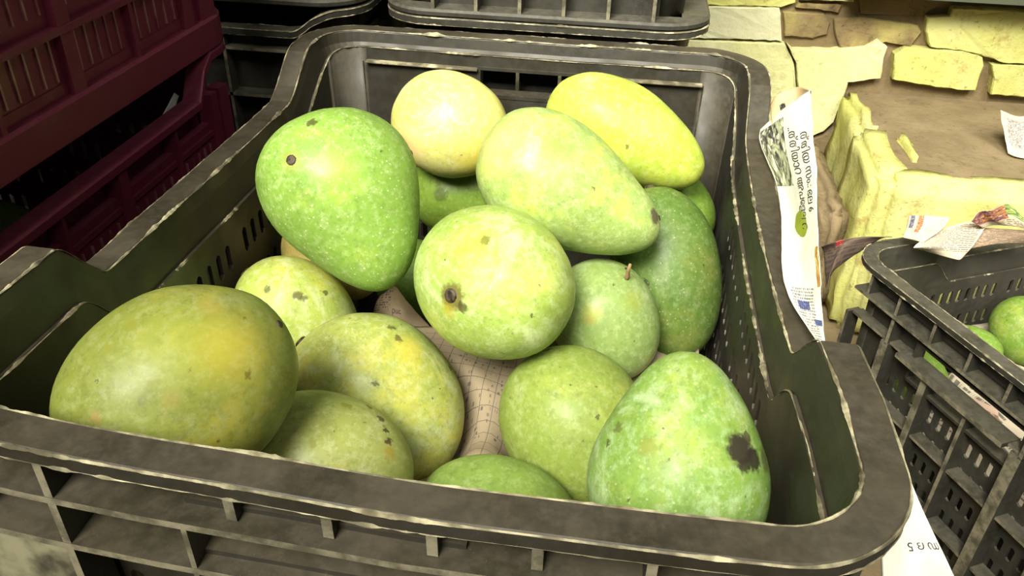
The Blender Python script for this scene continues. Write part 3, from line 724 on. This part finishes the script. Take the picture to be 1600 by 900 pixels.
# folded brown underside showing beside the rim
sheet('folded_underside', px([[(1214, 300, .262), (1224, 300, .264)], [(1222, 350, .262), (1230, 350, .264)], [(1222, 400, .262), (1228, 400, .264)], [(1223, 440, .262), (1227, 445, .264)]]),
      newsprint('newsprint_brown', (.30, .17, .09), INK, 40, 12, text=[(0, 1, 0, 1)]), None, parent=n1, nu=4, nv=20, crumple=.0003, seed=3)
# 2. white newspaper hanging between the two crates, bottom right
m2 = newsprint('newsprint_white_low', (.86, .83, .72), INK, 30, 20)
n2, s2 = sheet('newspaper', [[at(1370, 700, 0, .192), at(1404, 700, 0, .199)], [at(1370, 780, 0, .192), at(1437, 786, 0, .203)], [at(1375, 850, 0, .192), at(1467, 850, 0, .206)], [at(1380, 930, 0, .192), at(1505, 930, 0, .208)]],
               m2, 'white newspaper hanging outside the near right corner of the front crate', nu=14, nv=30, crumple=.0006, seed=4)
lettering(n2, s2, 'സ ദ 5', .98, .66, (-.17, .0), (0, .085), 1, M_INK)
# 3. printed paper under the mangoes inside the front crate: a sheet that sags below each fruit
def liner_z(x, y, base, mobs, skip, low):
    z = base + .012 * noise.noise(Vector((x * 18, y * 18, 2)))
    for k, (o, c, s) in mobs.items():
        if k in skip: continue
        m = o.rotation_euler.to_matrix(); B = (m @ Matrix.Diagonal(Vector((s[0] ** 2, s[1] ** 2, s[2] ** 2))) @ m.transposed()).inverted()
        dx, dy = x - c.x, y - c.y      # lower envelope of the fruit at (x, y)
        a = B[2][2]; b = 2 * (B[0][2] * dx + B[1][2] * dy); cc = B[0][0] * dx * dx + B[1][1] * dy * dy + 2 * B[0][1] * dx * dy - 1.12
        D = b * b - 4 * a * cc
        if D > 0: z = min(z, c.z + (-b - math.sqrt(D)) / (2 * a) - .002)
    return max(z, low)
G3 = [[Vector((-.142 + .284 * i / 30, -.205 + .235 * j / 34, 0)) for i in range(31)] for j in range(35)]
for r in G3:
    for p in r: p.z = liner_z(p.x, p.y, .155, MOB, 'GPRBCD', .02)
for it in range(2):
    Z = [[p.z for p in r] for r in G3]
    for j in range(1, 34):
        for i in range(1, 30): G3[j][i].z = min(Z[j][i], (Z[j][i - 1] + Z[j][i + 1] + Z[j - 1][i] + Z[j + 1][i]) / 4 + .001)
m3 = newsprint('newsprint_table', (.30, .235, .155), INK, 62, 90, grid=(.36, .62, .50, 1, 34, 26), text=[(.44, .58, .6, .95)], cut=.6)
n3, s3 = sheet('newspaper', G3, m3, 'crumpled tan newspaper printed with a table, lying under the mangoes in the front crate', nu=60, nv=70, crumple=.0005, seed=5)
# 4. a fold of the same tan paper standing up between the mangoes behind
m4 = newsprint('newsprint_fold', (.42, .31, .20), INK, 16, 14, text=[(.02, .35, .1, .6)], cut=.5)
n4, s4 = sheet('newspaper', px([[(603, 455, .150), (617, 448, .150), (626, 458, .150), (632, 466, .150)], [(590, 470, .145), (610, 468, .150), (628, 474, .150), (645, 482, .145)], [(582, 492, .138), (608, 490, .145), (632, 492, .145), (662, 500, .135)], [(575, 530, .12), (608, 530, .125), (640, 530, .125), (690, 530, .12)]]),
               m4, 'folded tan newspaper standing up between the mangoes left of centre', nu=24, nv=24, crumple=.001, seed=6)
lettering(n4, s4, 'ρuc', .40, .66, (.13, .0), (0, -.16), 1, M_INK)
# 5. papers over and in the right crate
mA = newsprint('newsprint_draped', (.66, .55, .40), INK, 22, 30, text=[(.12, .92, .08, .80)], cut=.42)
n5, s5 = sheet('newspaper', px([[(1438, 378, .066), (1465, 362, .072), (1497, 350, .075), (1518, 346, .074), (1540, 352, .07)], [(1430, 384, .063), (1460, 375, .066), (1490, 366, .068), (1515, 364, .068), (1533, 366, .066)],
    [(1428, 388, .060), (1455, 386, .062), (1485, 384, .063), (1508, 384, .063), (1520, 384, .062)], [(1440, 390, .050), (1458, 396, .050), (1480, 402, .050), (1498, 406, .050), (1503, 404, .050)]]),
    mA, 'tan printed newspaper folded over the far rim of the right crate', nu=26, nv=26, crumple=.0008, seed=7)
mB = newsprint('newsprint_colour', (.60, .48, .36), INK, 18, 20, rects=[(.10, .22, .0, .6, (.06, .06, .08), (.2, .2, .25), 14), (.30, .42, 0, .7, (.35, .09, .04), (.45, .2, .1), 10), (.5, .95, .05, .45, (.25, .25, .2), (.55, .5, .4), 18)])
n6, s6 = sheet('newspaper', px([[(1420, 337, .085), (1450, 337, .090), (1485, 340, .090)], [(1417, 352, .075), (1445, 355, .080), (1475, 356, .080)], [(1411, 371, .065), (1428, 375, .066), (1442, 379, .066)]]),
    mB, 'coloured newspaper piece standing at the corner of the far rim of the right crate', nu=18, nv=16, crumple=.0008, seed=8)
mC = newsprint('newsprint_bright', (.64, .53, .38), INK, 14, 26, rects=[(.0, .55, .0, .62, (.10, .06, .14), (.50, .20, .05), 7), (.55, .95, .0, .5, (.06, .12, .07), (.30, .36, .08), 6)], text=[(.3, 1, .65, .95)])
n7, s7 = sheet('newspaper', px([[(1518, 346, .085), (1530, 331, .095), (1548, 329, .098), (1576, 319, .10), (1600, 338, .085), (1640, 345, .085)], [(1527, 351, .078), (1540, 344, .082), (1556, 342, .085), (1580, 336, .088), (1605, 350, .078), (1640, 355, .075)],
    [(1535, 356, .072), (1552, 352, .073), (1570, 352, .075), (1590, 354, .074), (1610, 360, .07), (1640, 366, .068)]]), mC, 'newspaper with a bright colour picture curling up behind the right crate', nu=30, nv=16, crumple=.001, seed=9)
mD = newsprint('newsprint_stripe', (.42, .30, .20), INK, 30, 8, text=[(0, 1, 0, 1)])  # brown sheet with bands of type all over
n8, s8 = sheet('newspaper', px([[(1540, 356, .066), (1575, 358, .068), (1645, 364, .066)], [(1528, 370, .058), (1570, 368, .060), (1645, 374, .06)], [(1518, 388, .048), (1565, 381, .05), (1645, 380, .05)]]), mD,
    'brown striped newspaper edge on the far rim of the right crate at the photo edge', nu=16, nv=12, crumple=.0006, seed=10)
m9 = newsprint('newsprint_inside', (.58, .50, .38), INK, 70, 60, text=[(.05, .46, .05, .95), (.54, .95, .05, .95)])
G9 = []
for j in range(31):
    row = []
    for i in range(25):
        sl, tl = .042 + .275 * i / 24, .042 + .41 * j / 30; q9 = RC0 + EV * sl + NV * tl
        row.append(Vector((q9.x, q9.y, liner_z(q9.x, q9.y, -.13 + .45 * min(tl, .16), LOOSE, ('MA',), -.22))))
    G9.append(row)
n9, s9 = sheet('newspaper', G9, m9, 'crumpled newspaper around the mangoes inside the right crate', nu=48, nv=60, crumple=.0012, seed=11)
m10 = newsprint('newsprint_pink', (.60, .42, .32), (.20, .10, .06), 9, 10, rects=[(0, .12, 0, 1, (.35, .06, .2), (.6, .4, .4), 6)], text=[(.15, 1, .1, .9)])
n10, s10 = sheet('newspaper', px([[(1462, 575, -.07), (1500, 610, -.07), (1560, 640, -.07)], [(1455, 615, -.09), (1500, 650, -.09), (1560, 690, -.09)], [(1450, 640, -.12), (1500, 680, -.12), (1560, 720, -.12)]]), m10,
    'pinkish printed newspaper seen through the hand hole of the right crate', nu=16, nv=12, crumple=.001, seed=12)
# dark folded magazine edge by the right crate corner
m11 = newsprint('newsprint_dark', (.16, .11, .08), INK, 12, 10, rects=[(.3, .42, 0, .3, (.4, .03, .03), (.5, .1, .1), 5)], text=[(0, 1, 0, 1)])
n11, s11 = sheet('newspaper', px([[(1283, 386, .045), (1310, 376, .058), (1350, 370, .062), (1395, 370, .062)], [(1288, 400, .03), (1305, 396, .04), (1322, 384, .0525), (1370, 376, .0535)], [(1290, 450, .0), (1294, 440, .01), (1298, 430, .015), (1304, 420, .02)]]), m11,
    'dark folded newspaper between the right crate corner and the plastered step', nu=20, nv=20, crumple=.0008, seed=13)
# small paper scrap on the step
m12 = newsprint('newsprint_scrap', (.62, .57, .44), INK, 14, 10, rects=[(.2, .8, .2, .8, (.25, .22, .2), (.45, .42, .38), 16)])
n12, s12 = sheet('newspaper', [[at(1563, 172, 1, .80), at(1592, 182, 1, .81), at(1625, 176, 1, .82)], [at(1567, 200, 1, .79), at(1590, 206, 1, .80), at(1625, 206, 1, .80)], [at(1575, 240, 2, .0215), at(1592, 246, 2, .0215), at(1625, 248, 2, .0215)]], m12,
    'grey scrap of newspaper lying on the dusty step at the photo edge', nu=14, nv=14, crumple=.0015, seed=14)
# white paper corner inside the gap of the maroon stack
n13, s13 = sheet('newspaper', [[at(272, 145, 0, -.262), at(280, 150, 0, -.262)], [at(258, 172, 0, -.262), at(272, 172, 0, -.262)], [at(243, 196, 0, -.262), at(262, 185, 0, -.262)]], newsprint('newsprint_corner', (.62, .62, .60), INK), 'white paper corner poking out of the gap in the maroon stack', nu=6, nv=10, crumple=.0005, seed=15)
